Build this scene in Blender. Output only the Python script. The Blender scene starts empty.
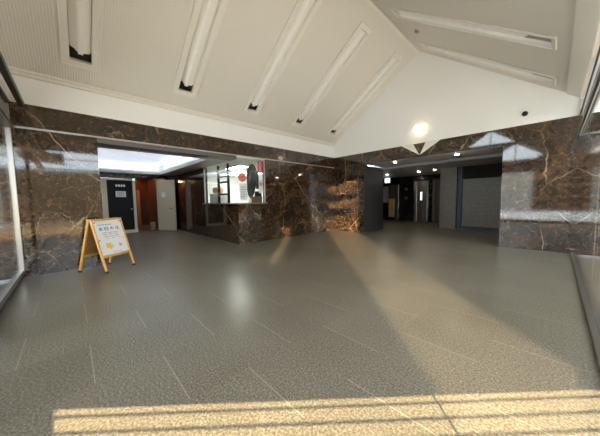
import bpy, bmesh, math, random
from mathutils import Vector, Matrix

C = bpy.context.scene
COL = C.collection
random.seed(7)
PI = math.pi

# ------------------------------------------------------------------ camera
def look_axes(yaw, pitch, roll):
    fwd = Vector((-math.sin(yaw), math.cos(yaw), 0)); right = Vector((math.cos(yaw), math.sin(yaw), 0)); up = Vector((0, 0, 1))
    f2 = fwd*math.cos(pitch) + up*math.sin(pitch); u2 = up*math.cos(pitch) - fwd*math.sin(pitch)
    r3 = right*math.cos(roll) + u2*math.sin(roll); u3 = u2*math.cos(roll) - right*math.sin(roll)
    return r3, u3, f2
r_, u_, f_ = look_axes(0.813475, -0.072245, -0.014712)
cam_data = bpy.data.cameras.new('camera'); cam = bpy.data.objects.new('camera', cam_data); COL.objects.link(cam)
M4 = Matrix((r_, u_, -f_)).transposed().to_4x4(); M4.translation = Vector((6.27122, -7.89821, 1.25))
cam.matrix_world = M4
cam_data.sensor_fit = 'HORIZONTAL'; cam_data.sensor_width = 36; cam_data.lens = 241.3875*36/600
cam_data.clip_start = 0.02; cam_data.clip_end = 300
C.camera = cam

# ------------------------------------------------------------------ sky, sun, exposure
C.view_settings.view_transform = 'Standard'; C.view_settings.look = 'None'
C.view_settings.gamma = 1.0; C.view_settings.use_curve_mapping = False
C.view_settings.exposure = 0.98
w = bpy.data.worlds.new('sky'); C.world = w; w.use_nodes = True
bg = w.node_tree.nodes['Background']; bg.inputs[0].default_value = (0.80, 0.90, 1.0, 1); bg.inputs[1].default_value = 5.0

def sun(name, direction, energy, color, angle):
    d = bpy.data.lights.new(name, 'SUN'); d.energy = energy; d.color = color; d.angle = math.radians(angle)
    o = bpy.data.objects.new(name, d); COL.objects.link(o)
    o.rotation_euler = Vector(direction).to_track_quat('-Z', 'Y').to_euler(); o.location = (14, -16, 12)
SUN_EL = math.radians(40)
sun('sun', (-0.7071*math.cos(SUN_EL), 0.7071*math.cos(SUN_EL), -math.sin(SUN_EL)), 12.5, (1.0, 0.78, 0.46), 0.2)
LOW = math.radians(8.5)
sun('added_low_sun', (-0.7071*math.cos(LOW), 0.7071*math.cos(LOW), -math.sin(LOW)), 10.5, (1.0, 0.76, 0.46), 0.4)  # second low sun, added to draw the pale streak on the floor
C.cycles.max_bounces = 10; C.cycles.diffuse_bounces = 5; C.cycles.glossy_bounces = 5
C.cycles.transparent_max_bounces = 16; C.cycles.caustics_reflective = False; C.cycles.caustics_refractive = False
C.cycles.sample_clamp_indirect = 6.0

# ------------------------------------------------------------------ materials
def new_mat(name):
    m = bpy.data.materials.new(name); m.use_nodes = True
    return m, m.node_tree.nodes, m.node_tree.links, m.node_tree.nodes['Principled BSDF']
def simple(name, col, rough=0.5, metal=0.0, noise=0.06, scale=30, spec=0.5):
    m, n, l, b = new_mat(name)
    tc = n.new('ShaderNodeTexCoord'); t = n.new('ShaderNodeTexNoise'); t.inputs['Scale'].default_value = scale; t.inputs['Detail'].default_value = 4
    l.new(tc.outputs['Object'], t.inputs['Vector'])
    r = n.new('ShaderNodeValToRGB')
    lo = [max(0, c*(1-noise)) for c in col]; hi = [min(1, c*(1+noise)) for c in col]
    r.color_ramp.elements[0].color = (*lo, 1); r.color_ramp.elements[1].color = (*hi, 1)
    r.color_ramp.elements[0].position = .3; r.color_ramp.elements[1].position = .7
    l.new(t.outputs['Fac'], r.inputs['Fac']); l.new(r.outputs['Color'], b.inputs['Base Color'])
    b.inputs['Roughness'].default_value = rough; b.inputs['Metallic'].default_value = metal
    b.inputs['Specular IOR Level'].default_value = spec
    return m
def emit(name, col, strength):
    m, n, l, b = new_mat(name)
    b.inputs['Base Color'].default_value = (*col, 1); b.inputs['Emission Color'].default_value = (*col, 1); b.inputs['Emission Strength'].default_value = strength
    return m
def math_node(n, l, op, a, b=None, c=None):
    x = n.new('ShaderNodeMath'); x.operation = op
    for i, v in enumerate((a, b, c)):
        if v is None: continue
        if isinstance(v, (int, float)): x.inputs[i].default_value = v
        else: l.new(v, x.inputs[i])
    return x.outputs[0]
def ramp(n, l, fac, stops):
    r = n.new('ShaderNodeValToRGB'); e = r.color_ramp.elements
    while len(e) < len(stops): e.new(0.5)
    for i, (p, c) in enumerate(stops):
        e[i].position = p; e[i].color = (*c, 1) if len(c) == 3 else c
    l.new(fac, r.inputs['Fac']); return r.outputs['Color']
def mix(n, l, fac, a, b, mode='MIX'):
    x = n.new('ShaderNodeMix'); x.data_type = 'RGBA'; x.blend_type = mode
    if isinstance(fac, (int, float)): x.inputs[0].default_value = fac
    else: l.new(fac, x.inputs[0])
    for i, v in ((6, a), (7, b)):
        if isinstance(v, tuple): x.inputs[i].default_value = (*v, 1)
        else: l.new(v, x.inputs[i])
    return x.outputs[2]

def marble(name, dark, mid, light, vein, rough=0.05):
    m, n, l, b = new_mat(name)
    tc = n.new('ShaderNodeTexCoord'); P = tc.outputs['Object']
    def noise(scale, detail, dist=0.0, rough=.6, vec=P):
        t = n.new('ShaderNodeTexNoise'); t.inputs['Scale'].default_value = scale; t.inputs['Detail'].default_value = detail
        t.inputs['Distortion'].default_value = dist; t.inputs['Roughness'].default_value = rough; l.new(vec, t.inputs['Vector']); return t
    def warp(scale, amt):
        t = noise(scale, 5, 0, .6); x = n.new('ShaderNodeVectorMath'); x.operation = 'MULTIPLY_ADD'
        l.new(t.outputs['Color'], x.inputs[0]); x.inputs[1].default_value = (amt, amt, amt); l.new(P, x.inputs[2]); return x.outputs[0]
    base = noise(2.2, 10, .8, .72)
    col = ramp(n, l, base.outputs['Fac'], [(.34, dark), (.52, mid), (.70, light)])
    fine = noise(15, 9, .5, .78)
    col = mix(n, l, math_node(n, l, 'MULTIPLY', ramp(n, l, fine.outputs['Fac'], [(.49, (0, 0, 0)), (.70, (1, 1, 1))]), .85), col, light)
    col = mix(n, l, math_node(n, l, 'MULTIPLY', ramp(n, l, fine.outputs['Fac'], [(.30, (1, 1, 1)), (.47, (0, 0, 0))]), .85), col, dark)
    big = noise(.75, 4, .5, .6)
    col = mix(n, l, math_node(n, l, 'MULTIPLY', ramp(n, l, big.outputs['Fac'], [(.42, (1, 1, 1)), (.60, (0, 0, 0))]), .48), col, dark)
    # cracked vein networks of three sizes, each broken up by a mask
    for sc, wid, amt, ms, wp in ((.50, .006, .85, .44, .45), (1.1, .011, .65, .50, .55), (2.6, .020, .42, .53, .28), (8.0, .06, .35, .50, .09)):
        v = n.new('ShaderNodeTexVoronoi'); v.feature = 'DISTANCE_TO_EDGE'; v.inputs['Scale'].default_value = sc; l.new(warp(1.6*sc, wp), v.inputs['Vector'])
        line = math_node(n, l, 'SUBTRACT', 1.0, math_node(n, l, 'MINIMUM', math_node(n, l, 'DIVIDE', v.outputs['Distance'], wid), 1.0))
        k = noise(sc*1.3+.3, 4)
        mk = ramp(n, l, k.outputs['Fac'], [(ms, (0, 0, 0)), (ms+.14, (1, 1, 1))])
        col = mix(n, l, math_node(n, l, 'MULTIPLY', math_node(n, l, 'MULTIPLY', line, mk), amt), col, vein)
    # slab joints every 0.92 m along the wall
    sx = n.new('ShaderNodeSeparateXYZ'); l.new(P, sx.inputs[0])
    q = math_node(n, l, 'ADD', sx.outputs[0], sx.outputs[1])
    f = math_node(n, l, 'FRACT', math_node(n, l, 'DIVIDE', math_node(n, l, 'ADD', q, 20.0), .92))
    j = math_node(n, l, 'LESS_THAN', f, .006)
    col = mix(n, l, math_node(n, l, 'MULTIPLY', j, .7), col, (.01, .008, .006))
    l.new(col, b.inputs['Base Color'])
    b.inputs['Roughness'].default_value = rough; b.inputs['IOR'].default_value = 1.75
    return m
MARBLE = marble('brown_marble', (.010, .006, .004), (.036, .019, .011), (.165, .092, .045), (.50, .37, .23))

def floor_mat():
    m, n, l, b = new_mat('granite_floor')
    tc = n.new('ShaderNodeTexCoord'); P = tc.outputs['Object']
    sx = n.new('ShaderNodeSeparateXYZ'); l.new(P, sx.inputs[0])
    u = math_node(n, l, 'DIVIDE', math_node(n, l, 'SUBTRACT', sx.outputs[0], 5.326-0.6025*40), .6025)
    cu = math_node(n, l, 'FLOOR', u); fu = math_node(n, l, 'FRACT', u)
    v = math_node(n, l, 'ADD', math_node(n, l, 'DIVIDE', math_node(n, l, 'ADD', sx.outputs[1], 6.572+.855*40), .855), math_node(n, l, 'MULTIPLY', cu, .5))
    cv = math_node(n, l, 'FLOOR', v); fv = math_node(n, l, 'FRACT', v)
    t1 = n.new('ShaderNodeTexNoise'); t1.inputs['Scale'].default_value = 70; t1.inputs['Detail'].default_value = 3; t1.inputs['Roughness'].default_value = .7; l.new(P, t1.inputs['Vector'])
    col = ramp(n, l, t1.outputs['Fac'], [(.37, (.045, .037, .027)), (.5, (.155, .132, .098)), (.63, (.35, .302, .23))])
    t2 = n.new('ShaderNodeTexNoise'); t2.inputs['Scale'].default_value = 1.3; t2.inputs['Detail'].default_value = 5; l.new(P, t2.inputs['Vector'])
    col = mix(n, l, .35, col, ramp(n, l, t2.outputs['Fac'], [(.3, (.100, .086, .063)), (.7, (.21, .182, .136))]))
    # each slab a slightly different tone
    cb = n.new('ShaderNodeCombineXYZ'); l.new(cu, cb.inputs[0]); l.new(cv, cb.inputs[1])
    wn = n.new('ShaderNodeTexWhiteNoise'); wn.noise_dimensions = '2D'; l.new(cb.outputs[0], wn.inputs['Vector'])
    tone = math_node(n, l, 'ADD', math_node(n, l, 'MULTIPLY', wn.outputs['Value'], .10), .95)
    cc = n.new('ShaderNodeVectorMath'); cc.operation = 'SCALE'; l.new(col, cc.inputs[0]); l.new(tone, cc.inputs['Scale']); col = cc.outputs[0]
    # pale short joints, thin dark long joints
    jv = math_node(n, l, 'LESS_THAN', fv, .0075); ju = math_node(n, l, 'LESS_THAN', fu, .006)
    col = mix(n, l, math_node(n, l, 'MULTIPLY', ju, .55), col, (.10, .07, .045))
    col = mix(n, l, math_node(n, l, 'MULTIPLY', jv, .75), col, (.36, .33, .28))
    l.new(col, b.inputs['Base Color'])
    b.inputs['Roughness'].default_value = .29
    t3 = n.new('ShaderNodeTexNoise'); t3.inputs['Scale'].default_value = 60; t3.inputs['Detail'].default_value = 4; l.new(P, t3.inputs['Vector'])
    bp = n.new('ShaderNodeBump'); bp.inputs['Strength'].default_value = .22; bp.inputs['Distance'].default_value = .004
    l.new(t3.outputs['Fac'], bp.inputs['Height']); l.new(bp.outputs[0], b.inputs['Normal'])
    return m
FLOOR = floor_mat()

def ceiling_mat():
    m, n, l, b = new_mat('ribbed_ceiling_board')
    tc = n.new('ShaderNodeTexCoord'); P = tc.outputs['Object']
    sx = n.new('ShaderNodeSeparateXYZ'); l.new(P, sx.inputs[0])
    t = n.new('ShaderNodeTexNoise'); t.inputs['Scale'].default_value = 9; t.inputs['Detail'].default_value = 3; l.new(P, t.inputs['Vector'])
    y = math_node(n, l, 'ADD', sx.outputs[1], math_node(n, l, 'MULTIPLY', t.outputs['Fac'], .03))
    wv = math_node(n, l, 'MULTIPLY_ADD', math_node(n, l, 'SINE', math_node(n, l, 'MULTIPLY', y, 2*PI/.036)), .5, .5)
    col = ramp(n, l, wv, [(0.0, (.71, .67, .61)), (.35, (.75, .712, .655)), (1.0, (.77, .732, .675))])
    f = math_node(n, l, 'FRACT', math_node(n, l, 'DIVIDE', math_node(n, l, 'ADD', sx.outputs[1], 20.62+.875), 1.75))
    j = math_node(n, l, 'LESS_THAN', f, .006)
    col = mix(n, l, math_node(n, l, 'MULTIPLY', j, .5), col, (.85, .80, .72))
    l.new(col, b.inputs['Base Color']); b.inputs['Roughness'].default_value = .85
    bp = n.new('ShaderNodeBump'); bp.inputs['Strength'].default_value = .35; bp.inputs['Distance'].default_value = .006
    l.new(wv, bp.inputs['Height']); l.new(bp.outputs[0], b.inputs['Normal'])
    return m
CEIL = ceiling_mat()

def glass_mat(name, tint, boost=1.0):
    m, n, l, b = new_mat(name); n.remove(b)
    out = n['Material Output']
    tr = n.new('ShaderNodeBsdfTransparent'); tr.inputs[0].default_value = (*tint, 1)
    gl = n.new('ShaderNodeBsdfGlossy'); gl.inputs['Roughness'].default_value = 0.0; gl.inputs[0].default_value = (.95, .95, .95, 1)
    lw = n.new('ShaderNodeLayerWeight'); lw.inputs['Blend'].default_value = .5
    p5 = math_node(n, l, 'POWER', lw.outputs['Facing'], 5.0)
    F = math_node(n, l, 'MULTIPLY_ADD', p5, .96, .04*boost)
    ms = n.new('ShaderNodeMixShader'); l.new(F, ms.inputs[0]); l.new(tr.outputs[0], ms.inputs[1]); l.new(gl.outputs[0], ms.inputs[2])
    l.new(ms.outputs[0], out.inputs[0]); return m
GLASS = glass_mat('clear_glass', (.93, .95, .94))
BOOTH_GLASS = glass_mat('booth_glass', (.97, .98, .97))

FASCIA = simple('bright_white_paint', (.93, .93, .94), .6, noise=.005)
WHITE = simple('white_paint', (.85, .84, .82), .7, noise=.01)
TRIMWHITE = simple('cream_trim_paint', (.80, .77, .715), .55, noise=.02)
REFLECTOR = simple('white_enamel_reflector', (.90, .89, .86), .35, noise=.01)
DARKMETAL = simple('dark_bronze_metal', (.035, .03, .028), .4, .6, .1)
BLACK = simple('black_lacquer', (.010, .010, .011), .6, noise=.1, spec=.2)
SILVER = simple('brushed_aluminium', (.50, .48, .45), .28, 1.0, .04, 80)
PALEMETAL = simple('pale_grey_metal_panel', (.55, .56, .57), .35, .3, .03)
DARKWALL = simple('near_black_stone', (.016, .013, .012), .16, noise=.2, scale=8)
JAMB = simple('dark_charcoal_panel', (.026, .025, .027), .4, noise=.1)
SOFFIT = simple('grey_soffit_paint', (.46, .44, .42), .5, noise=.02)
NAVY = simple('navy_steel', (.03, .038, .065), .4, .2, .05)
PILLAR = simple('grey_brown_tile', (.16, .135, .12), .35, noise=.12, scale=14)
WOODY = simple('yellow_pine_wood', (.70, .36, .09), .45, noise=.18, scale=12)
WOODBACK = simple('brown_plywood', (.30, .15, .045), .5, noise=.2, scale=9)
PAPER = simple('white_printed_paper', (.86, .85, .85), .5, noise=.01)
RUBBER = simple('dark_rubber', (.02, .02, .02), .8)
BEIGE = simple('beige_painted_metal', (.70, .60, .44), .45, noise=.03)
REDWOOD = simple('red_brown_wood_panel', (.13, .035, .014), .3, noise=.25, scale=7)
INKPURPLE = simple('grey_purple_ink', (.25, .22, .34), .6)
INKGREY = simple('grey_ink', (.36, .35, .38), .6)
INKPINK = simple('pink_ink', (.80, .30, .36), .6)
INKYELLOW = simple('yellow_ink', (.90, .58, .08), .6)
INKGREEN = simple('pale_green_ink', (.42, .60, .32), .6)
ORANGE = simple('orange_paper', (.90, .16, .02), .5, noise=.1)
REDPAPER = simple('red_banner_cloth', (.72, .03, .05), .6)
COAT = simple('dark_grey_green_cloth', (.055, .065, .06), .85, noise=.25, scale=25)
TANBOX = simple('tan_woven_fibre', (.52, .33, .19), .7, noise=.2, scale=60)
BROWNWOOD = simple('brown_wood', (.20, .10, .05), .5, noise=.2)
OFFICE = simple('pale_green_white_paint', (.84, .87, .84), .7, noise=.01)
BLINDWHITE = simple('white_slat', (.84, .86, .84), .6, noise=.02)
PAVING = simple('outdoor_paving', (.52, .57, .63), .8, noise=.1, scale=3)
CONCRETE = simple('outdoor_concrete', (.38, .36, .33), .8, noise=.1, scale=2)
ADDED_CANOPY = simple('added_canopy_metal', (.50, .50, .50), .5, noise=.03)
INLAY = simple('white_stone_inlay', (.80, .77, .72), .2, noise=.04)
GREYBOARD = simple('grey_notice', (.09, .09, .085), .4, noise=.5, scale=40)
GOLD = simple('gold_tinted_board', (.50, .38, .19), .4, noise=.25, scale=18)
POSTERGREY = simple('pale_printed_poster', (.42, .37, .33), .5, noise=.4, scale=16)
ENDLIT = simple('lit_end_plate', (.36, .32, .27), .5, noise=.1)
LIFTDOOR = simple('brown_grey_steel', (.16, .125, .10), .3, .5, .06)
LAMP_WARM = emit('warm_globe_glow', (1.0, .84, .58), 2.0)
LAMP_DOWN = emit('downlight_glow', (1.0, .88, .70), 90.0)
LAMP_COVE = emit('cove_tube_glow', (.86, .93, 1.0), 7.0)
LAMP_OFFICE = emit('office_tube_glow', (.97, 1.0, .96), 16.0)
LAMP_BOOTH_FILL = emit('booth_fill_glow', (.97, 1.0, .96), 6.0)
LAMP_PANEL = emit('luminous_panel_glow', (.80, .88, 1.0), .40)
LAMP_HALL = emit('hall_lamp_glow', (1.0, .62, .30), 26.0)
EXITGREEN = emit('exit_green_glow', (.30, .85, .60), 1.0)
EXITWHITE = emit('exit_white_glow', (.80, .92, 1.0), 1.6)
LIFTWIN = emit('lift_window_glow', (1.0, .95, .85), .9)
def shutter_mat():
    m, n, l, b = new_mat('grey_slatted_shutter')
    tc = n.new('ShaderNodeTexCoord'); sx = n.new('ShaderNodeSeparateXYZ'); l.new(tc.outputs['Object'], sx.inputs[0])
    t = n.new('ShaderNodeTexNoise'); t.inputs['Scale'].default_value = 22; t.inputs['Detail'].default_value = 5; l.new(tc.outputs['Object'], t.inputs['Vector'])
    col = ramp(n, l, t.outputs['Fac'], [(.3, (.22, .21, .20)), (.7, (.36, .345, .325))])
    l.new(col, b.inputs['Base Color']); b.inputs['Roughness'].default_value = .5; b.inputs['Metallic'].default_value = .2
    return m
SHUTTER = shutter_mat()

# ------------------------------------------------------------------ mesh helpers
class MB:
    def __init__(self): self.v = []; self.f = []
    def add(self, vs, fs):
        k = len(self.v); self.v += [tuple(x) for x in vs]; self.f += [tuple(i+k for i in q) for q in fs]; return self
    def box(self, x0, y0, z0, x1, y1, z1):
        return self.hexa([(x0, y0, z0), (x1, y0, z0), (x1, y1, z0), (x0, y1, z0), (x0, y0, z1), (x1, y0, z1), (x1, y1, z1), (x0, y1, z1)])
    def hexa(self, v):
        return self.add(v, [(0, 3, 2, 1), (4, 5, 6, 7), (0, 1, 5, 4), (1, 2, 6, 5), (2, 3, 7, 6), (3, 0, 4, 7)])
    def beam(self, a, b, wx, wy, up=(0, 0, 1)):
        a = Vector(a); b = Vector(b); d = (b-a).normalized(); s = d.cross(Vector(up))
        if s.length < 1e-4: s = d.cross(Vector((1, 0, 0)))
        s.normalize(); t = s.cross(d).normalized(); s = s*wx/2; t = t*wy/2
        return self.hexa([a-s-t, a+s-t, a+s+t, a-s+t, b-s-t, b+s-t, b+s+t, b-s+t])
    def prism(self, pts, off):
        off = Vector(off); n = len(pts); P = [Vector(p) for p in pts]
        return self.add(P+[p+off for p in P], [tuple(range(n))[::-1], tuple(range(n, 2*n))]+[(i, (i+1) % n, n+(i+1) % n, n+i) for i in range(n)])
    def lathe(self, prof, c=(0, 0, 0), axis=(0, 0, 1), seg=24):
        ax = Vector(axis).normalized(); q = ax.to_track_quat('Z', 'Y'); c = Vector(c); vs = []; fs = []
        for r, z in prof:
            for i in range(seg):
                a = 2*PI*i/seg; vs.append(c+q @ Vector((r*math.cos(a), r*math.sin(a), z)))
        m = len(prof)
        for j in range(m-1):
            for i in range(seg):
                fs.append((j*seg+i, j*seg+(i+1) % seg, (j+1)*seg+(i+1) % seg, (j+1)*seg+i))
        fs.append(tuple(range(seg))[::-1]); fs.append(tuple((m-1)*seg+i for i in range(seg)))
        return self.add(vs, fs)
    def ball(self, c, r, sc=(1, 1, 1), seg=24):
        prof = [(max(1e-3, r*math.sin(PI*k/14)), -r*math.cos(PI*k/14)) for k in range(15)]
        k = len(self.v); self.lathe(prof, (0, 0, 0), seg=seg)
        self.v[k:] = [(c[0]+x*sc[0], c[1]+y*sc[1], c[2]+z*sc[2]) for x, y, z in self.v[k:]]; return self
    def build(self, name, mat, parent=None, smooth=False, bevel=0.0):
        me = bpy.data.meshes.new(name); me.from_pydata(self.v, [], self.f)
        bm = bmesh.new(); bm.from_mesh(me); bmesh.ops.recalc_face_normals(bm, faces=bm.faces); bm.to_mesh(me); bm.free()
        me.materials.append(mat)
        o = bpy.data.objects.new(name, me); COL.objects.link(o)
        if parent: o.parent = parent
        if smooth:
            for p in me.polygons: p.use_smooth = len(p.vertices) == 4
        if bevel:
            bv = o.modifiers.new('bevel', 'BEVEL'); bv.width = bevel; bv.segments = 2; bv.limit_method = 'ANGLE'
        return o
def struct(o): o['kind'] = 'structure'; return o
def tag(o, label, cat, group=None):
    o['label'] = label; o['category'] = cat
    if group: o['group'] = group
    return o
def thing(name, label, cat, loc=(0, 0, 0), rz=0, group=None):
    o = bpy.data.objects.new(name, None); COL.objects.link(o); o.location = loc; o.rotation_euler = (0, 0, rz); o.empty_display_size = .1
    return tag(o, label, cat, group)
def dup(root, label, loc):
    r = root.copy(); COL.objects.link(r); r.location = loc; r['label'] = label
    for ch in list(root.children):
        c = ch.copy(); COL.objects.link(c); c.parent = r
        for g in list(ch.children):
            d = g.copy(); COL.objects.link(d); d.parent = c
    return r
def slab(mb, s0, t0, s1, t1, holes, fn, off):
    """rectangular slab in (s,t) with rectangular holes; fn maps (s,t)->point, off = thickness vector"""
    S = sorted({s0, s1, *[h[0] for h in holes], *[h[2] for h in holes]}); T = sorted({t0, t1, *[h[1] for h in holes], *[h[3] for h in holes]})
    S = [s for s in S if s0 <= s <= s1]; T = [t for t in T if t0 <= t <= t1]; off = Vector(off)
    solid = {}
    for i in range(len(S)-1):
        for j in range(len(T)-1):
            cs, ct = (S[i]+S[i+1])/2, (T[j]+T[j+1])/2
            solid[i, j] = not any(h[0] < cs < h[2] and h[1] < ct < h[3] for h in holes)
    nS, nT = len(S), len(T); A = [Vector(fn(s, t)) for s in S for t in T]; vs = A+[p+off for p in A]; N = nS*nT
    ix = lambda i, j: i*nT+j
    fs = []
    for (i, j), ok in solid.items():
        if not ok: continue
        q = (ix(i, j), ix(i+1, j), ix(i+1, j+1), ix(i, j+1)); fs += [q, tuple(k+N for k in q[::-1])]
        for (di, dj), e in (((-1, 0), (q[0], q[3])), ((1, 0), (q[1], q[2])), ((0, -1), (q[0], q[1])), ((0, 1), (q[3], q[2]))):
            if not solid.get((i+di, j+dj), False): fs.append((e[0], e[1], e[1]+N, e[0]+N))
    return mb.add(vs, fs)

# ------------------------------------------------------------------ main dimensions
W = 6.547; YF = -8.56; HS = 2.565; H = 2.957
RX = 3.241; RZ = 5.699; EL = 3.477; ER = 3.332
SL = (RZ-EL)/RX; SR = (RZ-ER)/(W-RX)
BY = -4.4; JY = -7.45; TOP = 2.54; CX = -6.0; CZ = 2.45

# ------------------------------------------------------------------ floor and ground
struct(MB().box(-10, YF-.02, -.12, W, 6.4, 0).build('floor', FLOOR))
struct(MB().add([(-40, -60, -.13), (60, -60, -.13), (60, 40, -.13), (-40, 40, -.13), (-40, -60, -.3), (60, -60, -.3), (60, 40, -.3), (-40, 40, -.3)],
                [(0, 1, 2, 3), (7, 6, 5, 4), (0, 4, 5, 1), (1, 5, 6, 2), (2, 6, 7, 3), (3, 7, 4, 0)]).build('ground', PAVING))

struct(MB().box(W+.76, -16, -.14, 21, 20, -.09).build('ground_paving', simple('light_paving', (.54, .55, .56), .8, noise=.1, scale=3)))
struct(MB().box(W+.8, -10.5, -.1, 20.5, -6.2, -.075).build('added_tan_strip', simple('added_tan_ground', (.34, .21, .10), .8, noise=.2, scale=6)))  # tan strip added for a golden reflection in the marble pier
struct(MB().box(W+.10, -14, -.14, W+.75, 0, -.06).build('added_dark_strip', simple('added_dark_ground', (.055, .042, .034), .8, noise=.3, scale=30)))  # dark strip added so the foot of the right glass looks dark
struct(MB().box(.01, YF-.95, -.14, W+.09, YF-.1, -.06).build('added_dark_strip', bpy.data.materials['added_dark_ground']))  # same added dark strip, below the front glass

# ------------------------------------------------------------------ left wall, corridor and booth shell
mb = MB(); mb.box(-.36, YF-3.2, 0, 0, JY, TOP)
mb.box(-.16, BY, 0, 0, 0, 1.17); mb.box(-.16, -3.43, 1.17, 0, 0, TOP)
struct(mb.build('wall_left', MARBLE))
struct(MB().box(-.36, YF-3.2, HS+.008, 0, 0, H).build('wall_left_header', MARBLE))
struct(MB().box(-.02, YF, TOP+.005, .012, 0, HS+.008).build('trim_1', SILVER, bevel=.003))
struct(MB().box(-.36, JY, CZ-.0, -.021, BY, HS+.006).build('trim_10', simple('grey_brown_metal', (.13, .12, .11), .4, .3, .05)))
mb = MB(); mb.box(-6.0, BY, 0, -.16, BY+.15, 1.17); mb.box(-6.0, BY, 1.17, -2.45, BY+.15, 2.52)
struct(mb.build('wall_booth', MARBLE))
struct(MB().box(-.3, YF, H, -.004, 0, 3.56).build('wall_left_fascia', FASCIA))
mb = MB(); mb.box(0, YF, 3.40, .055, 0, 3.47); mb.box(0, YF, 3.455, .085, 0, 3.50)
struct(mb.build('trim_2', TRIMWHITE, bevel=.006))
# corridor
struct(MB().box(CX-.2, JY-.2, 0, -.36, JY, 2.9).build('wall_corridor', MARBLE))
mb = MB()
slab(mb, JY, 0, BY+.1, 2.9, [(-7.0, -.01, -5.87, 2.26), (-5.85, -.01, -4.62, 2.34)], lambda s, t: (CX, s, t), (-.18, 0, 0))
struct(mb.build('wall_corridor_end', DARKWALL))
mb = MB(); slab(mb, CX, JY, -.362, BY, [(-5.6, JY+.02, -.55, -5.02)], lambda s, t: (s, t, CZ), (0, 0, .09))
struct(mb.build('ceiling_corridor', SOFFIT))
mb = MB()
mb.box(-5.95, JY-.02, 2.88, -.18, -4.70, 2.95); mb.box(-5.95, JY-.02, 2.54, -5.85, -4.70, 2.88); mb.box(-.28, JY-.02, 2.54, -.18, -4.70, 2.88)
mb.box(-5.85, -4.80, 2.54, -.28, -4.70, 2.88); mb.box(-5.63, JY, 2.54, -5.60, -5.02, 2.61); mb.box(-5.63, -5.02, 2.54, -.55, -4.99, 2.61)
struct(mb.build('ceiling_coffer', FASCIA))
# door in the corridor end wall
d = struct(MB().box(CX-.10, -6.83, .02, CX+.01, -5.98, 2.18).build('door_1', BLACK, bevel=.004))
mb = MB(); mb.box(CX-.17, -6.99, 0, CX+.03, -6.83, 2.25); mb.box(CX-.17, -5.98, 0, CX+.03, -5.88, 2.25); mb.box(CX-.17, -6.83, 2.18, CX+.03, -5.98, 2.25); mb.box(CX-.17, -6.83, 0, CX+.03, -5.98, .13)
mb.build('door_frame', BEIGE, d, bevel=.004)
for k in range(4): MB().box(CX+.012, -6.55+k*.085, 1.92, CX+.018, -6.485+k*.085, 2.01).build('door_letter', PAPER, d)
p_ = MB().box(CX+.012, -6.56, 1.50, CX+.02, -6.22, 1.74).build('notice', PAPER, d); p_['label'] = 'white paper notice'
for k in range(4): MB().box(CX+.021, -6.52, 1.54+k*.045, CX+.023, -6.27-.03*(k % 2), 1.555+k*.045).build('printed_line', INKGREY, p_)
MB().ball((CX+.05, -6.06, 1.0), .032).build('door_knob', SILVER, d, smooth=True)
# open beige door at the booth end
hx, hy = -5.02, -4.60; ex, ey = -5.86, -5.10
dv = Vector((ex-hx, ey-hy, 0)); nv = Vector((-dv.y, dv.x, 0)).normalized()*.04
d2 = struct(MB().prism([(hx, hy, .02), (ex, ey, .02), (ex, ey, 2.22), (hx, hy, 2.22)], nv).build('door_2', BEIGE, bevel=.004))
fr = -nv.normalized() if (-nv).dot(Vector((6.27+5, -7.9+5, 0))) > 0 else nv.normalized()
fp = lambda s, z, o: tuple(Vector((hx, hy, z))+dv*s+(nv if fr.dot(nv) > 0 else Vector((0, 0, 0)))+fr*o)
MB().prism([fp(.50, 1.48, .001), fp(.72, 1.48, .001), fp(.72, 1.70, .001), fp(.50, 1.70, .001)], fr*.006).build('notice', PAPER, d2)
MB().beam(fp(.14, 1.0, .05), fp(.28, 1.0, .05), .02, .02).beam(fp(.14, 1.0, 0), fp(.14, 1.0, .06), .02, .02).build('door_handle', DARKMETAL, d2)
# reddish hallway beyond
mb = MB(); mb.box(-9.6, -6.05, 0, CX-.18, -5.87, 2.6); mb.box(-9.6, -4.7, 0, CX-.18, -4.5, 2.6); mb.box(-9.75, -6.05, 0, -9.6, -4.5, 2.6)
struct(mb.build('wall_hallway', REDWOOD))
struct(MB().box(-9.75, -6.05, 2.5, CX-.18, -4.5, 2.6).build('ceiling_hallway', simple('brown_ceiling', (.16, .07, .035), .6)))
mb = MB(); mb.box(-7.45, -5.87, 0, -7.35, -5.83, 2.2); mb.box(-8.5, -5.87, 0, -8.4, -5.83, 2.2); mb.box(-8.5, -5.87, 2.2, -7.35, -5.83, 2.3)
mb.box(-9.6, -5.36, .05, -9.55, -5.10, 1.95)
struct(mb.build('lit_wall_strip', simple('orange_lit_wall', (.55, .20, .06), .35, noise=.15)))  # brighter orange puts the lit strip of hallway wall into the colour

# booth room behind the glass
mb = MB(); mb.box(-4.85, -.9, 0, -.16, -.78, 2.62); mb.box(-4.85, BY+.15, 0, -4.73, -.9, 2.62)
struct(mb.build('wall_booth_inner', OFFICE))
struct(MB().box(-4.85, BY+.0, 2.52, -.012, -.78, 2.60).build('ceiling_booth', OFFICE))
mb = MB(); mb.box(-2.47, BY-.06, 1.17, .07, BY+.17, 1.205); mb.box(-.18, BY+.17, 1.17, .07, -3.41, 1.205)
s_ = struct(mb.build('windowsill_booth', simple('grey_steel_sill', (.20, .19, .18), .35, .5, .04), bevel=.006))
mb = MB(); mb.box(-2.45, BY+.04, 1.205, -.045, BY+.052, 2.52); mb.box(-.052, BY+.04, 1.205, -.04, -3.43, 2.52)
wb = struct(mb.build('window_1', BOOTH_GLASS))
mb = MB(); mb.box(-2.45, BY+.02, 1.205, -2.41, BY+.06, 2.52); mb.box(-.06, -3.46, 1.205, -.02, -3.43, 2.52); mb.box(-2.45, BY+.025, 2.48, -.03, BY+.075, 2.52); mb.box(-.075, BY+.025, 2.48, -.025, -3.43, 2.52)
mb.build('window_frame', SILVER, wb, bevel=.003)

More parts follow.
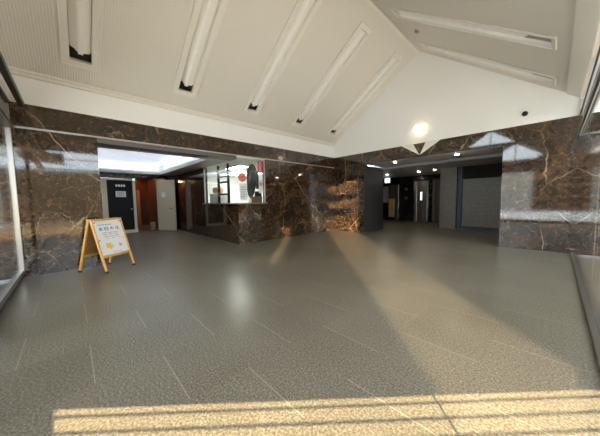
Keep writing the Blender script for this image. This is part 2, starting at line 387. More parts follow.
# ------------------------------------------------------------------ gable wall and the portal
PX0 = 1.39; PX1 = 5.318
mb = MB(); mb.box(-.36, 0, 0, PX0, .22, TOP); mb.box(PX1, 0, 0, W+2.6, .22, TOP)
struct(mb.build('wall_gable', MARBLE))
struct(MB().box(-.36, 0, HS+.008, W+2.4, .22, H).build('wall_gable_header', MARBLE))
struct(MB().box(0, -.012, TOP, W, .2, HS+.008).build('trim_4', DARKMETAL, bevel=.003))
struct(MB().prism([(-.3, .004, H), (W+.2, .004, H), (W+.2, .004, ER+.0), (W, .004, ER), (W, .004, ER+.06), (RX, .004, RZ+.08), (0, .004, EL+.06), (-.3, .004, EL-.05)], (0, .2, 0)).build('wall_gable_peak', WHITE))
struct(MB().box(PX0-.2, .22, 0, PX0, 1.44, 2.5).build('wall_portal_left', JAMB))
MBj = MB().box(PX0-.001, .001, 0, PX0+.012, .22, TOP); struct(MBj.build('trim_5', JAMB))
struct(MB().box(PX1, .22, 0, PX1+.2, 6.2, 2.6).build('wall_portal_right', JAMB))
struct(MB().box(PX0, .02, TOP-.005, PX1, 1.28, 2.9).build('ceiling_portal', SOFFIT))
struct(MB().box(PX0-.01, 1.28, 2.45, PX1, 1.34, 2.9).build('trim_6', simple('grey_blue_fascia', (.22, .23, .26), .5)))
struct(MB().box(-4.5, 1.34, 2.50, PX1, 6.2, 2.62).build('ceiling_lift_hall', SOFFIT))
mb = MB(); mb.box(-4.5, 6.0, 0, PX1, 6.2, 2.5); mb.box(-4.5, 1.24, 0, PX0-.2, 1.44, 2.5); mb.box(-4.7, 1.24, 0, -4.5, 6.2, 2.5)
struct(mb.build('wall_lift_hall', DARKWALL))
struct(MB().box(2.96, 3.25, 0, 3.55, 6.0, 2.5).build('wall_pillar', PILLAR))
mb = MB(); mb.box(3.55, 3.40, 0, 3.69, 3.75, 2.5); mb.box(3.69, 3.42, 0, PX1, 3.75, .085)
struct(mb.build('trim_7', NAVY))

# white triangular inlays on the header above the portal
def gtri(pts, name): return MB().prism([(x, -.004, z) for x, z in pts], (0, .006, 0)).build(name, INLAY)
t = gtri([(2.765, H-.004), (3.13, H-.004), (3.325, 2.60)], 'stone_inlay'); tag(t, 'left white triangle of the V inlaid in the header above the portal', 'inlay', None)
t = gtri([(3.49, H-.004), (3.90, H-.004), (3.335, 2.60)], 'stone_inlay'); tag(t, 'right white triangle of the V inlaid in the header above the portal', 'inlay', None)

# ------------------------------------------------------------------ ceiling slopes with light slots
YK = [-.62-1.75*k for k in range(5)]
u0, u1 = .125, .875; hw = .145
zl = lambda x: EL+SL*x
zr = lambda x: ER+SR*(W-x)
nl = Vector((SL, 0, -1)).normalized(); nr = Vector((-SR, 0, -1)).normalized()     # pointing down into the room
mb = MB()
slab(mb, -.5, YF-1.5, RX, 0, [(RX*u0, y-hw-.013, RX*u1, y+hw+.013) for y in YK], lambda s, t: (s, t, zl(s)), -nl*.12)
slab(mb, RX, YF-1.5, W+.15, 0, [(W-(W-RX)*u1, y-hw-.013, W-(W-RX)*u0, y+hw+.013) for y in YK[:2]], lambda s, t: (s, t, zr(s)), -nr*.12)
struct(mb.build('ceiling', CEIL))
mb = MB(); mb.prism([(RX-.05, YF, zl(RX-.05)-.012), (RX, YF, RZ-.02), (RX+.05, YF, zr(RX+.05)-.012), (RX, YF, RZ+.05)], (0, -YF, 0))
struct(mb.build('trim_8', TRIMWHITE))
mb = MB(); mb.prism([(W-.21, YF, zr(W-.21)), (W-.21, YF, zr(W-.21)-.025), (W, YF, zr(W)-.025), (W, YF, zr(W))], (0, -YF, 0))
struct(mb.build('trim_9', TRIMWHITE, bevel=.004))

def ceiling_light(right, y, label):
    """recessed slot light: trim frame, trough, dark end plates, inverted-V reflector"""
    if right: org = Vector((W, 0, ER)); d = Vector((RX-W, 0, RZ-ER)); nn = nr
    else: org = Vector((0, 0, EL)); d = Vector((RX, 0, RZ-EL)); nn = nl
    L = d.length; du = d.normalized()
    base = org+du*(L*u0)+Vector((0, y, 0))
    t = thing('ceiling_light', label, 'ceiling light', base, 0, 'recessed slot lights in the sloped ceiling')
    P = lambda s, yy, k: tuple(du*s+Vector((0, yy, 0))+nn*k)           # local: along slot, across, towards the room
    ln = L*(u1-u0)
    r0 = .42 if right else .15
    def bx(m, s0, s1, y0, y1, k0, k1): m.hexa([P(s0, y0, k0), P(s1, y0, k0), P(s1, y1, k0), P(s0, y1, k0), P(s0, y0, k1), P(s1, y0, k1), P(s1, y1, k1), P(s0, y1, k1)])
    m = MB(); o = .07 if right else .115; bx(m, -o, 0, -hw-o, hw+o, -.001, .022); bx(m, ln, ln+o, -hw-o, hw+o, -.001, .022); bx(m, 0, ln, -hw-o, -hw, -.001, .022); bx(m, 0, ln, hw, hw+o, -.001, .022)
    e = .022; bx(m, -o, ln+o, -hw-o, -hw-o+e, .0, .030); bx(m, -o, ln+o, hw+o-e, hw+o, .0, .030); bx(m, -o, -o+e, -hw-o+e, hw+o-e, .0, .030); bx(m, ln+o-e, ln+o, -hw-o+e, hw+o-e, .0, .030)
    m.build('trim_frame', TRIMWHITE, t, bevel=.008)
    m = MB(); bx(m, -.01, ln+.01, -hw-.012, -hw, -.20, 0); bx(m, -.01, ln+.01, hw, hw+.012, -.20, 0); bx(m, -.01, ln+.01, -hw-.012, hw+.012, -.212, -.20)
    bx(m, -.012, 0, -hw, hw, -.20, 0); bx(m, ln, ln+.012, -hw, hw, -.20, 0)
    m.build('trough', REFLECTOR if right else TRIMWHITE, t)
    m = MB(); bx(m, .0, r0+.02, -hw+.002, hw-.002, -.13, -.04 if right else -.05); m.build('end_plate', ENDLIT if right else DARKMETAL, t)  # right slope plates paler: the light on them is put into the colour
    m = MB(); m.prism([P(r0, -hw+.012, -.11), P(r0, -.035, -.02), P(r0, -.005, -.008), P(r0, .03, -.012), P(r0, hw-.05, -.03), P(r0, hw-.003, -.06)], du*(ln-.02-r0)); m.build('reflector', REFLECTOR, t)
    m = MB(); bx(m, r0-.04, r0, -.035, .035, -.07, -.02); m.build('lamp_holder', WHITE, t)
    return t
lbl = ['left-slope slot light nearest the white gable wall', 'second left-slope slot light out from the gable wall', 'middle of the five slot lights on the left slope',
       'left-slope slot light second nearest the front glazing, above the corridor mouth', 'left-slope slot light nearest the front glazing, above the marble pier and folding sign']
for y, s in zip(YK, lbl): ceiling_light(False, y, s)
ceiling_light(True, YK[0], 'slot light on the right ceiling slope nearest the gable wall')
ceiling_light(True, YK[1], 'slot light on the right ceiling slope farther from the gable wall')

# ------------------------------------------------------------------ front and right glazing
def glazing(name, along, fixed, a0, a1, posts, back=.015):
    """glass wall with bottom rail, transom band, posts. along: 'x' or 'y'"""
    def B(m, s0, s1, t0, t1, z0, z1):
        if along == 'x': m.box(s0, fixed+t0, z0, s1, fixed+t1, z1)
        else: m.box(fixed-t1, s0, z0, fixed-t0, s1, z1)
    g = MB(); B(g, a0, a1, -.03, -.018, .10 if along == 'x' else .02, HS-.02); root = struct(g.build(name, GLASS))
    lowz = .06 if along == 'x' else .008
    m = MB(); B(m, a0, a1, -.07, .005, lowz, .13 if along == 'x' else .025); m.build('bottom_rail', SILVER, root, bevel=.003)
    m = MB(); B(m, a0, a1, -.09, 0, 0, lowz); m.build('plinth', DARKMETAL, root)
    fh = .05 if along == 'x' else .022; fd = .03 if along == 'x' else .004
    m = MB(); B(m, a0, a1, -.08, fd+.02, HS-fh, HS); B(m, a0, a1, -.08, fd, H-fh, H)
    if along == 'x': B(m, a0, a1, .12, .19, H-.06, H+.02)
    m.build('transom_frame', DARKMETAL if along == 'x' else PALEMETAL, root, bevel=.004)
    m = MB(); B(m, a0, a1, -.04, -.025, HS, H-.05); m.build('transom_panel', PALEMETAL if along == 'x' else GLASS, root)
    if along == 'y':
        for z in (HS-.022, H-.022): m = MB(); B(m, a0, a1, -.01, .008, z-.014, z); m.build('edge_strip', DARKMETAL, root)
    for q in posts:
        m = MB(); B(m, q-(.022 if along == 'x' else .006), q+(.022 if along == 'x' else .006), back-(.05 if along == 'x' else .012), back, .10, H-.05); m.build('post', SILVER, root, bevel=.006)
    return root
glazing('window_2', 'x', YF, 0, W, [.03, 2.2])
glazing('window_3', 'y', W, YF, 0, [-7.11, -3.6], -.045)
# clerestory above the right glazing
g = struct(MB().box(W+.02, YF, H, W+.03, 0, 3.27).build('window_4', GLASS))
m = MB()
for q in (-8.5, -6.4, -4.2, -2.1, -.02): m.box(W+.0, q-.03, H, W+.06, q+.03, 3.27)
m.build('mullion', PALEMETAL, g)
# front gable with two triangular windows
T2 = [(3.40, 3.08), (6.12, 3.08), (4.77, 3.96)]; T1 = [(2.70, 4.08), (4.74, 4.08), (3.75, 4.79)]
bm = bmesh.new(); edges = []
for loop in ([(-.3, H), (W+.2, H), (W+.2, ER+.05), (RX, RZ+.1), (-.3, EL-.05)], T2, T1):
    vs = [bm.verts.new((x, YF+.01, z)) for x, z in loop]
    edges += [bm.edges.new((vs[i], vs[(i+1) % len(vs)])) for i in range(len(vs))]
res = bmesh.ops.triangle_fill(bm, use_beauty=True, edges=edges)
faces = [f for f in bm.faces]
def in_tri(p, t):
    s = [(t[(i+1) % 3][0]-t[i][0])*(p.z-t[i][1])-(t[(i+1) % 3][1]-t[i][1])*(p.x-t[i][0]) for i in range(3)]
    return all(k > 0 for k in s) or all(k < 0 for k in s)
for f in faces:
    c = f.calc_center_median()
    if in_tri(c, T1) or in_tri(c, T2): bm.faces.remove(f)
ex = bmesh.ops.extrude_face_region(bm, geom=list(bm.faces))
for v in [e for e in ex['geom'] if isinstance(e, bmesh.types.BMVert)]: v.co.y -= .18
bmesh.ops.recalc_face_normals(bm, faces=bm.faces)
me = bpy.data.meshes.new('wall_front_peak'); bm.to_mesh(me); bm.free(); me.materials.append(WHITE)
o = bpy.data.objects.new('wall_front_peak', me); COL.objects.link(o); struct(o)
for nm, T in (('window_5', T2), ('window_6', T1)):
    g = struct(MB().prism([(x, YF-.08, z) for x, z in T], (0, -.012, 0)).build(nm, GLASS))
    ap = T[2]; m = MB().box(ap[0]-.02, YF-.10, T[0][1], ap[0]+.02, YF-.05, ap[1]-.02)
    m.build('mullion', PALEMETAL, g)

# ------------------------------------------------------------------ outdoors (unseen, added to shape sun and reflections)
LZ = 3.0; off = LZ/math.tan(SUN_EL)*.7071
A = Vector((4.23+off, -8.044-off)); B_ = Vector((6.53+off, -5.47-off)); dL = (B_-A).normalized()
can = thing('added_shade_canopy', 'unseen grey canopy added outside the glazing to shape the sun on the floor', 'canopy', (9, -10, 0))  # unseen canopy, added so its edges shape the sun band indoors
lo = lambda x, y, z: (x-9, y+10, z)
MB().prism([lo(-4, YF-.2, LZ), lo(-4, -12.4, LZ), lo(11.5, -12.4, LZ), lo(11.5, A.y-.135, LZ), lo(A.x-.05, A.y-.135, LZ), lo(A.x, A.y, LZ), lo(B_.x, B_.y, LZ), lo(W+.15, B_.y, LZ), lo(W+.15, YF-.2, LZ)], (0, 0, .16)).build('shade_slab', ADDED_CANOPY, can)
MB().box(W+.6-9, -9.05+10, 4.2, W+3.6-9, 13, 4.34).box(W+.6-9, -10.6+10, 4.2, 8.0-9, -9.05+10, 4.34).build('upper_shade_slab', ADDED_CANOPY, can)  # added slabs keep the sun off the floor beyond the band
nrm = Vector((dL.y, -dL.x))
for k in (.10, .205, .31):
    a = A+nrm*k-dL*.4; b = A+nrm*k+dL*4; MB().beam(lo(a.x, a.y, LZ+.04), lo(b.x, b.y, LZ+.04), .010, .010).build('shadow_bar', ADDED_CANOPY, can)  # thin bars added to cast shadow lines in the sun band
for x, y in ((8.9, -1.5), (-3.0, -12.0), (3.0, -12.0)): MB().lathe([(.06, 0), (.06, (4.2 if x > 8 else LZ)+.13)], lo(x, y, -.13)).build('post', ADDED_CANOPY, can, smooth=True)
def block(a0, a1, b0, b1, h, label):
    pts = [((a+b)/2, (a-b)/2) for a, b in ((a0, b0), (a1, b0), (a1, b1), (a0, b1))]
    o = MB().prism([(x, y, -.13) for x, y in pts], (0, 0, h)).build('added_building', CONCRETE); tag(o, label, 'building')
def quad(m, a0, a1, b0, b1, z0, z1):
    pts = [((a+b)/2, (a-b)/2) for a, b in ((a0, b0), (a1, b0), (a1, b1), (a0, b1))]
    m.prism([(x, y, z0) for x, y in pts], (0, 0, z1-z0))
m = MB()
quad(m, -11, -3.26, 34, 42, -.13, 7.1); quad(m, -3.10, -2.74, 34, 42, -.13, 7.1); quad(m, -2.46, -.43, 34, 42, -.13, 7.1)
quad(m, -3.26, -3.10, 34, 34.4, -.13, 2.80); quad(m, -3.26, -3.10, 34, 34.4, 3.02, 7.1); quad(m, -2.74, -2.46, 34, 34.4, -.13, 2.80); quad(m, -2.74, -2.46, 34, 34.4, 3.7, 7.1)
tag(m.build('added_building', CONCRETE), 'unseen grey block added to cut the low sun, left of the gap', 'building')  # unseen block, added with slits to shape the low sun streaks
block(1.13, 9, 34, 42, 7.2, 'unseen grey block added to cut the low sun, right of the gap')  # unseen block, added to bound the low sun streak

tag(MB().box(21, -11.5, -.13, 27, 16, 3.9).build('added_building', simple('ochre_brown_render', (.20, .13, .07), .85, noise=.2, scale=1.5)), 'long low ochre brown building added beyond the right glazing for its reflection', 'building')  # unseen, added to give the pier a dark brown reflection
tag(MB().box(-26, -34, -.13, 4.6, -27, 5.3).build('added_building', simple('beige_render', (.52, .47, .40), .85, noise=.15, scale=1.5)), 'low beige building added in front of the entrance for its reflection', 'building')  # unseen, added for the pale reflection in the gable marble
tag(MB().box(4.8, -34, -.13, 9.6, -27.5, 5.6).build('added_building', simple('dark_brown_brick', (.09, .055, .035), .85, noise=.2, scale=1.5)), 'dark brown building added beside the beige one for its reflection', 'building')  # unseen, added for the dark side of the gable reflection
# ------------------------------------------------------------------ folding sign
F1 = Vector((.84, -7.52)); F2 = Vector((.485, -7.03))
wd = (F2-F1).normalized(); nn2 = Vector((-wd.y, wd.x)); nn2 = nn2 if nn2.x > 0 else -nn2
cen = (F1+F2)/2-nn2*.30
ang = math.atan2(wd.y, wd.x)
sg = thing('folding_sign', 'yellow wooden A-frame sign with a white printed poster, standing by the marble pier', 'sign', (cen.x, cen.y, 0), ang)
# local x = across, local -y = front (towards the camera)
HW = .3025; TZ = .965; FY = .30
ff = 1 if (Matrix.Rotation(ang, 2) @ Vector((0, 1))).dot(nn2) > 0 else -1
def sp(x, s, front, o=0.0):                      # s: 0 foot .. 1 top along the leaning panel; o: outward offset
    y0 = FY if front else -FY; n_ = Vector((0, TZ, FY if front else -FY)).normalized() if front else Vector((0, -TZ, FY)).normalized()
    y = y0*(1-s)+(.02 if front else -.02)*s; p = Vector((x, y*1.0, TZ*s))+Vector((0, (1 if front else -1)*TZ, FY)).normalized()*o
    return (p.x, p.y*ff, p.z)
for fr_ in (True, False):
    for sx_ in (-1, 1):
        lg = MB().beam(sp(sx_*(HW-.02), .025, fr_), sp(sx_*(HW-.02), 1.0, fr_), .042, .026, up=(1, 0, 0)).build('leg', WOODY, sg, bevel=.005)
        MB().beam(sp(sx_*(HW-.02), 0.0, fr_), sp(sx_*(HW-.02), .04, fr_), .048, .034, up=(1, 0, 0)).build('rubber_foot', RUBBER, lg, bevel=.004)
MB().beam(sp(-HW, .985, True), sp(HW, .985, True), .05, .03, up=(0, 0, 1)).build('top_rail', WOODY, sg, bevel=.005)
MB().beam(sp(-HW+.04, .30, True), sp(HW-.04, .30, True), .03, .045).build('bottom_rail', WOODY, sg, bevel=.004)
MB().beam(sp(-HW+.04, .30, False), sp(HW-.04, .30, False), .03, .045).build('rear_rail', WOODY, sg, bevel=.004)
MB().beam(sp(-HW, .985, False), sp(HW, .985, False), .05, .03).build('rear_top_rail', WOODY, sg, bevel=.005)
bp_ = MB().prism([sp(-HW+.03, .31, False, 0), sp(HW-.03, .31, False, 0), sp(HW-.03, .97, False, 0), sp(-HW+.03, .97, False, 0)], (0, .006*ff, 0)).build('rear_panel', WOODBACK, sg)
board = MB().prism([sp(-HW+.035, .31, True, .004), sp(HW-.035, .31, True, .004), sp(HW-.035, .965, True, .004), sp(-HW+.035, .965, True, .004)], (0, -.008*ff, 0)).build('poster_board', PAPER, sg)
board['label'] = 'white poster with purple characters and a yellow flower'
bw = 2*(HW-.035)
def bp2(a, b, o=.006):       # a: 0 left..1 right as seen from the front, b: 0 top..1 bottom
    return sp((-1 if True else 1)*(HW-.035)+bw*a, .965-(.965-.31)*b, True, o)
flip = (Matrix.Rotation(ang, 2) @ Vector((1, 0))).dot(Vector((u_.x*0+r_.x, r_.y))) < 0
def q2(a, b): return bp2(1-a if flip else a, b)
def stroke(m, a0, b0, a1, b1, th):
    p = Vector(q2(a0, b0)); q = Vector(q2(a1, b1)); m.beam(p, q, th, .002, up=(0, .95*ff, .3))
m = MB()
glyphs = [[(0, .1, 1, .1), (.5, 0, .5, 1), (.1, .45, .9, .45), (0, 1, .4, .6), (1, 1, .6, .6)], [(0, 0, 1, 0), (0, .5, 1, .5), (0, 1, 1, 1), (0, 0, 0, 1), (1, 0, 1, 1)],
          [(.1, .2, .9, .2), (.5, 0, .1, 1), (.5, .3, .95, 1), (.2, .6, .8, .6)], [(.1, 0, .1, 1), (.4, .1, 1, .1), (.7, .1, .7, 1), (.4, .55, 1, .55), (.35, 1, 1, 1)]]
for k, gph in enumerate(glyphs):
    m = MB()
    for a0, b0, a1, b1 in gph: stroke(m, .14+k*.20+a0*.12, .20+b0*.085, .14+k*.20+a1*.12, .20+b1*.085, .011)
    m.build('printed_character', INKPURPLE, board)
def row(b, a0, step, ln_, cnt, th, mt):
    for k in range(cnt):
        m = MB(); stroke(m, a0+k*step, b, a0+k*step+ln_, b, th); m.build('printed_word', mt, board)
row(.125, .13, .13, .11, 4, .014, INKGREY); row(.36, .22, .2, .16, 3, .010, INKGREY); row(.41, .22, .2, .15, 3, .010, INKGREY)
row(.93, .40, .18, .15, 2, .010, INKGREY); row(.47, .25, .19, .16, 3, .014, INKPINK); row(.53, .30, .2, .13, 3, .010, INKGREEN)
def disc(m, a, b, r):
    c = Vector(q2(a, b)); ax = Vector((0, .955*ff, .297)); m.lathe([(r, -.001), (r, .002)], c, ax, 16)
m = MB()
for k in range(5): disc(m, .34+.085*math.cos(k*1.2566), .74+.06*math.sin(k*1.2566+.3), .026)
disc(m, .34, .74, .03); m.build('yellow_flower', INKYELLOW, board)
m = MB()
for k in range(3): disc(m, .74+.04*math.cos(k*2.1), .755+.03*math.sin(k*2.1), .018)
m.build('pink_flower', INKPINK, board)
for a, b in ((.05, .05), (.95, .05), (.05, .56)):
    m = MB(); disc(m, a, b, .013); m.build('pin', INKPURPLE, board)
m = MB(); disc(m, .95, .56, .013); o = m.build('pin', INKPINK, board); o['label'] = 'red pin'

# ------------------------------------------------------------------ booth contents
def emp(name, label, cat, loc, group=None): return thing(name, label, cat, loc, 0, group)
t = emp('ceiling_panel_light', 'small white light panel on the booth ceiling, seen above the orange flower', 'ceiling light', (-1.75, -3.45, 2.47))
MB().box(-.55, -.22, 0, .55, .22, .05).build('frame', WHITE, t); MB().box(-.5, -.17, -.012, .5, .17, 0).build('diffuser', LAMP_OFFICE, t)
t = emp('ceiling_panel_light', 'wide light panel added deep inside the booth to brighten it', 'ceiling light', (-3.3, -2.3, 2.47))
MB().box(-.85, -.65, 0, .85, .65, .05).build('frame', WHITE, t); MB().box(-.8, -.6, -.012, .8, .6, 0).build('diffuser', LAMP_BOOTH_FILL, t)  # fill light added to brighten the dim booth
t = emp('shelf_rack', 'dark metal shelf rack with white back boards behind the booth corridor window', 'shelf', (-1.55, -4.08, 0))
for x in (-.36, .36):
    MB().box(x-.035, -.03, 0, x+.035, .03, 2.5).build('post', DARKMETAL, t)
for z, h_ in ((1.15, .03), (1.47, .06), (1.88, .05), (2.08, .02)): MB().box(-.325, -.06, z, .325, .06, z+h_).build('shelf', DARKMETAL, t)
t = emp('storage_cabinet', 'low white storage cabinet behind the booth corridor window', 'cabinet', (-1.72, -1.5, 0))
MB().box(-.9, -.25, 0, .8, .25, 1.9).build('body', BLINDWHITE, t)
for s_x in (-1, 1):
    dd = MB().box(.01 if s_x > 0 else -.89, -.27, .05, .79 if s_x > 0 else -.01, -.25, 1.87).build('door', BLINDWHITE, t)
    MB().box(s_x*.06-.012, -.295, .95, s_x*.06+.012, -.27, 1.1).build('handle', SILVER, dd)
tag(MB().lathe([(.13, 0), (.18, .05), (.195, .12), (.18, .20), (.16, .23)], (-2.19, -3.98, 1.535)).build('basket', TANBOX, smooth=True), 'round tan basket on a stand in the booth corridor window', 'basket')
m = MB(); m.box(-2.36, -4.22, 0, -1.97, -3.72, 1.5); m.box(-2.38, -4.24, 1.5, -1.96, -3.7, 1.535)
tag(m.build('side_cabinet', BLINDWHITE, bevel=.006), 'white side cabinet under the tan basket in the booth', 'cabinet')
# counter along the hall window
m = MB(); m.box(-.75, -4.1, 1.10, -.16, -2.6, 1.15)
t = emp('counter', 'brown wooden counter inside the booth hall window', 'counter', (-.46, -3.34, 0))
MB().box(-.23, -.85, 1.12, .28, 1.2, 1.17).build('countertop', BROWNWOOD, t, bevel=.005); MB().box(-.2, -.8, 0, .24, 1.15, 1.12).build('front_panel', OFFICE, t)
t = emp('orange_paper_flower', 'round orange paper flower stuck at the booth window corner', 'paper flower', (-.07, -4.21, 1.96))
m = MB()
for k in range(8):
    a = k*PI/4; m.lathe([(.055, -.006), (.06, 0), (.05, .006)], (0, .085*math.cos(a), .085*math.sin(a)), (1, 0, 0), 14)
m.build('petals', ORANGE, t); MB().lathe([(.04, 0), (.035, .012)], (.004, 0, 0), (1, 0, 0), 14).build('centre', REDPAPER, t)
t = emp('paper_notice', 'white paper notice on the booth glass below the orange flower', 'notice', (-.062, -4.19, 1.30))
MB().box(-.004, -.115, 0, .006, .13, .46).build('sheet', PAPER, t)
for k in range(5): MB().box(.006, -.09, .08+k*.07, .008, .06+.02*(k % 2), .095+k*.07).build('printed_line', INKGREY, t)
# hanging coat
t = emp('hanging_coat', 'dark grey coat hanging inside the booth window', 'coat', (-.50, -3.58, 1.17))
prof = [(.22, .05, .07), (.28, .09, .09), (.45, .13, .11), (.70, .17, .12), (.90, .195, .12), (1.04, .18, .11), (1.14, .13, .10), (1.22, .085, .08), (1.27, .03, .04)]
vs = []; fs = []; sg_ = 20
for j, (z, a, b) in enumerate(prof):
    for i in range(sg_):
        an = 2*PI*i/sg_; k = 1+.10*math.sin(5*an+j*.4); vs.append((b*.7*math.cos(an)*k, a*math.sin(an)*k+(-.02 if j < 3 else 0)-.07*(1-j/8), z))
for j in range(len(prof)-1):
    for i in range(sg_): fs.append((j*sg_+i, j*sg_+(i+1) % sg_, (j+1)*sg_+(i+1) % sg_, (j+1)*sg_+i))
fs.append(tuple((len(prof)-1)*sg_+i for i in range(sg_))); fs.append(tuple(range(sg_))[::-1])
MB().add(vs, fs).build('coat_body', COAT, t, smooth=True)
for s_ in (-1, 1):
    MB().lathe([(.045, 0), (.055, .25), (.06, .5), (.04, .58)], (.04, s_*.15, .48), (0, -s_*.05, 1), 14).build('sleeve', COAT, t, smooth=True)
t = emp('red_banner', 'narrow red hanging banner at the right end of the booth window', 'banner', (-.10, -3.40, 2.14))
MB().box(-.004, -.07, 0, .004, .10, .36).build('cloth', REDPAPER, t)
t['label'] = 'narrow red hanging banner at the right end of the booth window'
for k in range(4): MB().box(.004, -.03, .05+k*.075, .007, .05, .10+k*.075).build('printed_character', INKPINK, t)
# move the banner in front of the marble edge: it hangs on the glass
t.location = (-.065, -3.60, 2.12)
t = emp('paper_leaflet', 'white and pink leaflets beside the dark coat in the booth window', 'leaflet', (-.10, -3.55, 1.50))
MB().box(-.004, -.07, .0, .004, .085, .40).build('sheet', PAPER, t); m = MB(); m.box(.004, -.05, .22, .006, .07, .33); m.build('printed_block', INKPINK, t)
tag(MB().box(-.36, -3.62, 1.40, -.19, -3.46, 1.56).build('black_box', BLACK, bevel=.008), 'small black box on top of the brown wooden box', 'box')
tag(MB().box(-.38, -3.78, 1.17, -.185, -3.44, 1.40).build('wooden_box', BROWNWOOD, bevel=.008), 'brown wooden box on the booth counter', 'box')
tag(MB().lathe([(.035, 0), (.042, .05), (.045, .16), (.04, .165)], (-.24, -3.86, 1.17)).build('cup', PAPER, smooth=True), 'white cup on the booth counter', 'cup')

# ------------------------------------------------------------------ corridor contents
m = MB(); m.lathe([(.10, 0), (.12, .02), (.13, .34), (.135, .36), (.12, .36)], (-6.45, -5.2, 0), seg=20)
tag(m.build('waste_bin', simple('tan_plastic', (.55, .38, .18), .5), smooth=True), 'small tan waste bin in the reddish hallway doorway', 'bin')
t = emp('exit_sign', 'green lit exit sign above the right edge of the black corridor door', 'sign', (CX+.03, -5.93, 2.22))
MB().box(0, -.05, -.04, .03, .05, .06).build('housing', WHITE, t); MB().box(.03, -.04, -.03, .036, .04, .05).build('lit_face', EXITGREEN, t)
t = emp('smoke_detector', 'small round white detector in the corridor coffer', 'detector', (-1.6, -6.33, 2.80))
MB().lathe([(.03, -.05), (.07, -.035), (.08, 0)]).build('body', WHITE, t, smooth=True)
m = MB(); m.box(-5.58, JY+.1, 2.56, -5.54, -5.1, 2.60)
t = emp('cove_light', 'light tube hidden along the far lip of the corridor coffer', 'cove light', (-5.74, -6.2, 2.54))
MB().box(-.03, -1.1, 0, .03, 1.1, .02).build('base', WHITE, t); MB().lathe([(.016, -1.05), (.016, 1.05)], (0, 0, .04), (0, 1, 0), 12).build('tube', LAMP_COVE, t)
t = emp('cove_light', 'light tube hidden along the booth side lip of the corridor coffer', 'cove light', (-3.1, -4.90, 2.54))
MB().box(-2.3, -.03, 0, 2.3, .03, .02).build('base', WHITE, t); MB().lathe([(.016, -2.2), (.016, 2.2)], (0, 0, .04), (1, 0, 0), 12).build('tube', LAMP_COVE, t)
t = emp('cove_light', 'light tube hidden along the hall side lip of the corridor coffer', 'cove light', (-.42, -6.2, 2.54))
MB().box(-.03, -1.1, 0, .03, 1.1, .02).build('base', WHITE, t); MB().lathe([(.016, -1.05), (.016, 1.05)], (0, 0, .04), (0, 1, 0), 12).build('tube', LAMP_COVE, t)
t = emp('ceiling_light_panel', 'large pale luminous panel filling the corridor ceiling coffer', 'ceiling light', (-3.1, -6.2, 2.80))
MB().box(-2.4, -1.12, 0, 2.4, 1.12, .03).build('diffuser', LAMP_PANEL, t); MB().box(-2.4, -1.12, .03, 2.4, 1.12, .08).build('backing', WHITE, t)
t = emp('hallway_lamp', 'warm round ceiling lamp in the reddish hallway', 'ceiling light', (-9.2, -5.66, 2.5))
MB().lathe([(.14, -.05), (.15, 0)]).build('diffuser', LAMP_HALL, t)

# ------------------------------------------------------------------ gable wall fittings
t = emp('globe_lamp', 'glowing round globe lamp on the white gable wall above the portal', 'wall lamp', (3.31, 0, 3.355))
MB().ball((0, -.14, 0), .125).build('globe', LAMP_WARM, t, smooth=True); MB().lathe([(.09, 0), (.09, .02), (.05, .03)], (0, .004, 0), (0, -1, 0)).build('base', SILVER, t)
t = emp('security_camera', 'small black dome camera on the white gable wall', 'camera', (5.69, 0, 3.21))
MB().lathe([(.055, 0), (.055, .03)], (0, .004, 0), (0, -1, 0)).build('base', DARKMETAL, t, smooth=True); MB().ball((0, -.04, 0), .045).build('dome', BLACK, t, smooth=True)
t = emp('smoke_detector', 'small round detector on the right ceiling slope beside the ridge', 'detector', (3.79, -1.56, zr(3.79)))
MB().lathe([(.06, 0), (.055, .025), (.03, .045)], (0, 0, 0), nr).build('body', simple('grey_plastic', (.35, .34, .32), .5), t, smooth=True)

# ------------------------------------------------------------------ portal and lift hall
def downlight(x, y, z, label):
    t = emp('downlight', label, 'downlight', (x, y, z), 'downlights in the portal ceiling')
    m = MB(); m.lathe([(.075, 0), (.075, -.012), (.055, -.014)]); m.build('bezel', SILVER, t, smooth=True)
    MB().lathe([(.05, -.014), (.05, -.02)]).build('lamp', LAMP_DOWN, t)
downlight(2.40, .33, TOP-.005, 'left of the two downlights in the front soffit of the portal')
downlight(4.24, .36, TOP-.005, 'right of the two downlights in the front soffit of the portal')
downlight(.40, 3.72, 2.5, 'leftmost of the three small downlights deep in the lift hall ceiling')
downlight(1.91, 3.75, 2.5, 'middle of the three small downlights deep in the lift hall ceiling')
downlight(2.62, 3.62, 2.5, 'rightmost of the three small downlights deep in the lift hall ceiling')
YB = 6.0
t = emp('exit_sign', 'white lit emergency exit sign at the left edge of the lift hall', 'sign', (-.23, 5.0, 2.16))
MB().box(-.15, 0, 0, .15, .06, .27).build('housing', WHITE, t); MB().box(-.14, -.006, .01, .14, 0, .26).build('lit_face', EXITWHITE, t)
m = MB(); m.ball((.03, -.01, .20), .025); m.beam((.03, -.01, .18), (-.01, -.01, .10), .04, .01, up=(0, 1, 0)); m.beam((-.01, -.01, .10), (.04, -.01, .03), .022, .01, up=(0, 1, 0)); m.beam((-.01, -.01, .10), (-.07, -.01, .05), .022, .01, up=(0, 1, 0)); m.beam((.02, -.01, .16), (.09, -.01, .13), .018, .01, up=(0, 1, 0))
m.build('running_figure', EXITGREEN, t)
MB().box(-.02, .02, .27, .02, .04, .34).build('hanger', SILVER, t)
tag(MB().box(-1.0, YB-.03, 1.05, -.66, YB, 2.02).build('wall_poster', POSTERGREY), 'pale poster on the dark lift hall wall', 'poster')
t = emp('notice_board', 'dark framed notice board above the gold board in the lift hall', 'notice board', (-.43, YB, 1.36))
MB().box(-.2, -.03, 0, .2, 0, .78).build('frame', DARKMETAL, t); MB().box(-.17, -.036, .03, .17, -.03, .75).build('sheet', GREYBOARD, t)
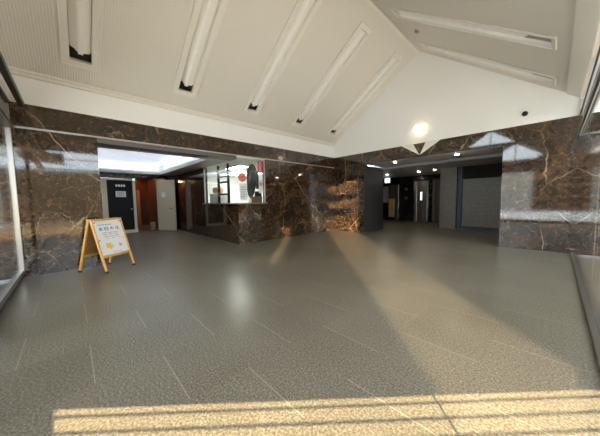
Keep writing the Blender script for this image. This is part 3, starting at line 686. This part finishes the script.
t = emp('notice_board', 'gold tinted board low on the lift hall wall', 'notice board', (-.43, YB, .18))
MB().box(-.2, -.03, 0, .2, 0, 1.14).build('frame', BROWNWOOD, t); MB().box(-.18, -.036, .02, .18, -.03, 1.12).build('sheet', GOLD, t)
tag(MB().box(-.21, YB-.06, 0, -.03, YB, 2.10).build('metal_jamb', SILVER, bevel=.005), 'slim silver metal jamb beside the gold board in the lift hall', 'jamb')
for z, s in ((1.82, 'upper'), (1.31, 'lower')):
    t = emp('call_button', s + ' of two round lift buttons on the dark lift hall wall', 'button', (.395, YB, z))
    MB().lathe([(.085, 0), (.08, .02)], (0, 0, 0), (0, -1, 0)).build('plate', simple('dull_metal', (.20, .20, .21), .4, .5), t); MB().lathe([(.04, 0), (.035, .012)], (0, -.02, 0), (0, -1, 0)).build('push_button', BLACK, t)
lift = emp('lift', 'lift with bright silver jambs and a brown-grey door with a small lit window', 'lift', (1.23, YB, 0))
for x0_, x1_ in ((-.35, -.20), (.10, .34)): MB().box(x0_, -.14, 0, x1_, 0, 2.2).build('jamb', SILVER, lift, bevel=.006)
MB().box(-.36, -.14, 2.2, .35, 0, 2.3).build('lintel', DARKMETAL, lift)
dd = MB().box(-.20, -.06, 0, .10, 0, 2.2).build('door', LIFTDOOR, lift)
MB().box(-.03, -.068, 1.17, .06, -.06, 1.62).build('door_window', LIFTWIN, dd)
lift2 = emp('lift', 'dim lift with a dark brown door, beside the grey-brown pillar', 'lift', (2.2, YB-.001, 0))
MB().box(-.38, -.10, 0, -.28, 0, 2.2).build('jamb', LIFTDOOR, lift2); MB().box(-.28, -.05, 0, .6, 0, 2.2).build('door', simple('dark_brown_steel', (.06, .045, .04), .35, .3), lift2); MB().box(-.38, -.10, 2.2, .6, 0, 2.28).build('lintel', DARKMETAL, lift2)
# roller shutter
t = emp('roller_shutter', 'closed grey roller shutter in a navy frame right of the pillar', 'shutter', (4.5, 3.5, 0))
m = MB()
for k in range(38):
    z0 = .085+k*.0505; m.prism([(-.80, 0, z0), (-.80, -.012, z0+.012), (-.80, -.012, z0+.038), (-.80, 0, z0+.0505)], (1.6, 0, 0))
m.build('curtain', SHUTTER, t); MB().box(-.80, -.06, 2.0, .80, .2, 2.5).build('shutter_box', BLACK, t)
MB().box(-.80, -.03, .085, .80, 0, .13).build('bottom_bar', NAVY, t)
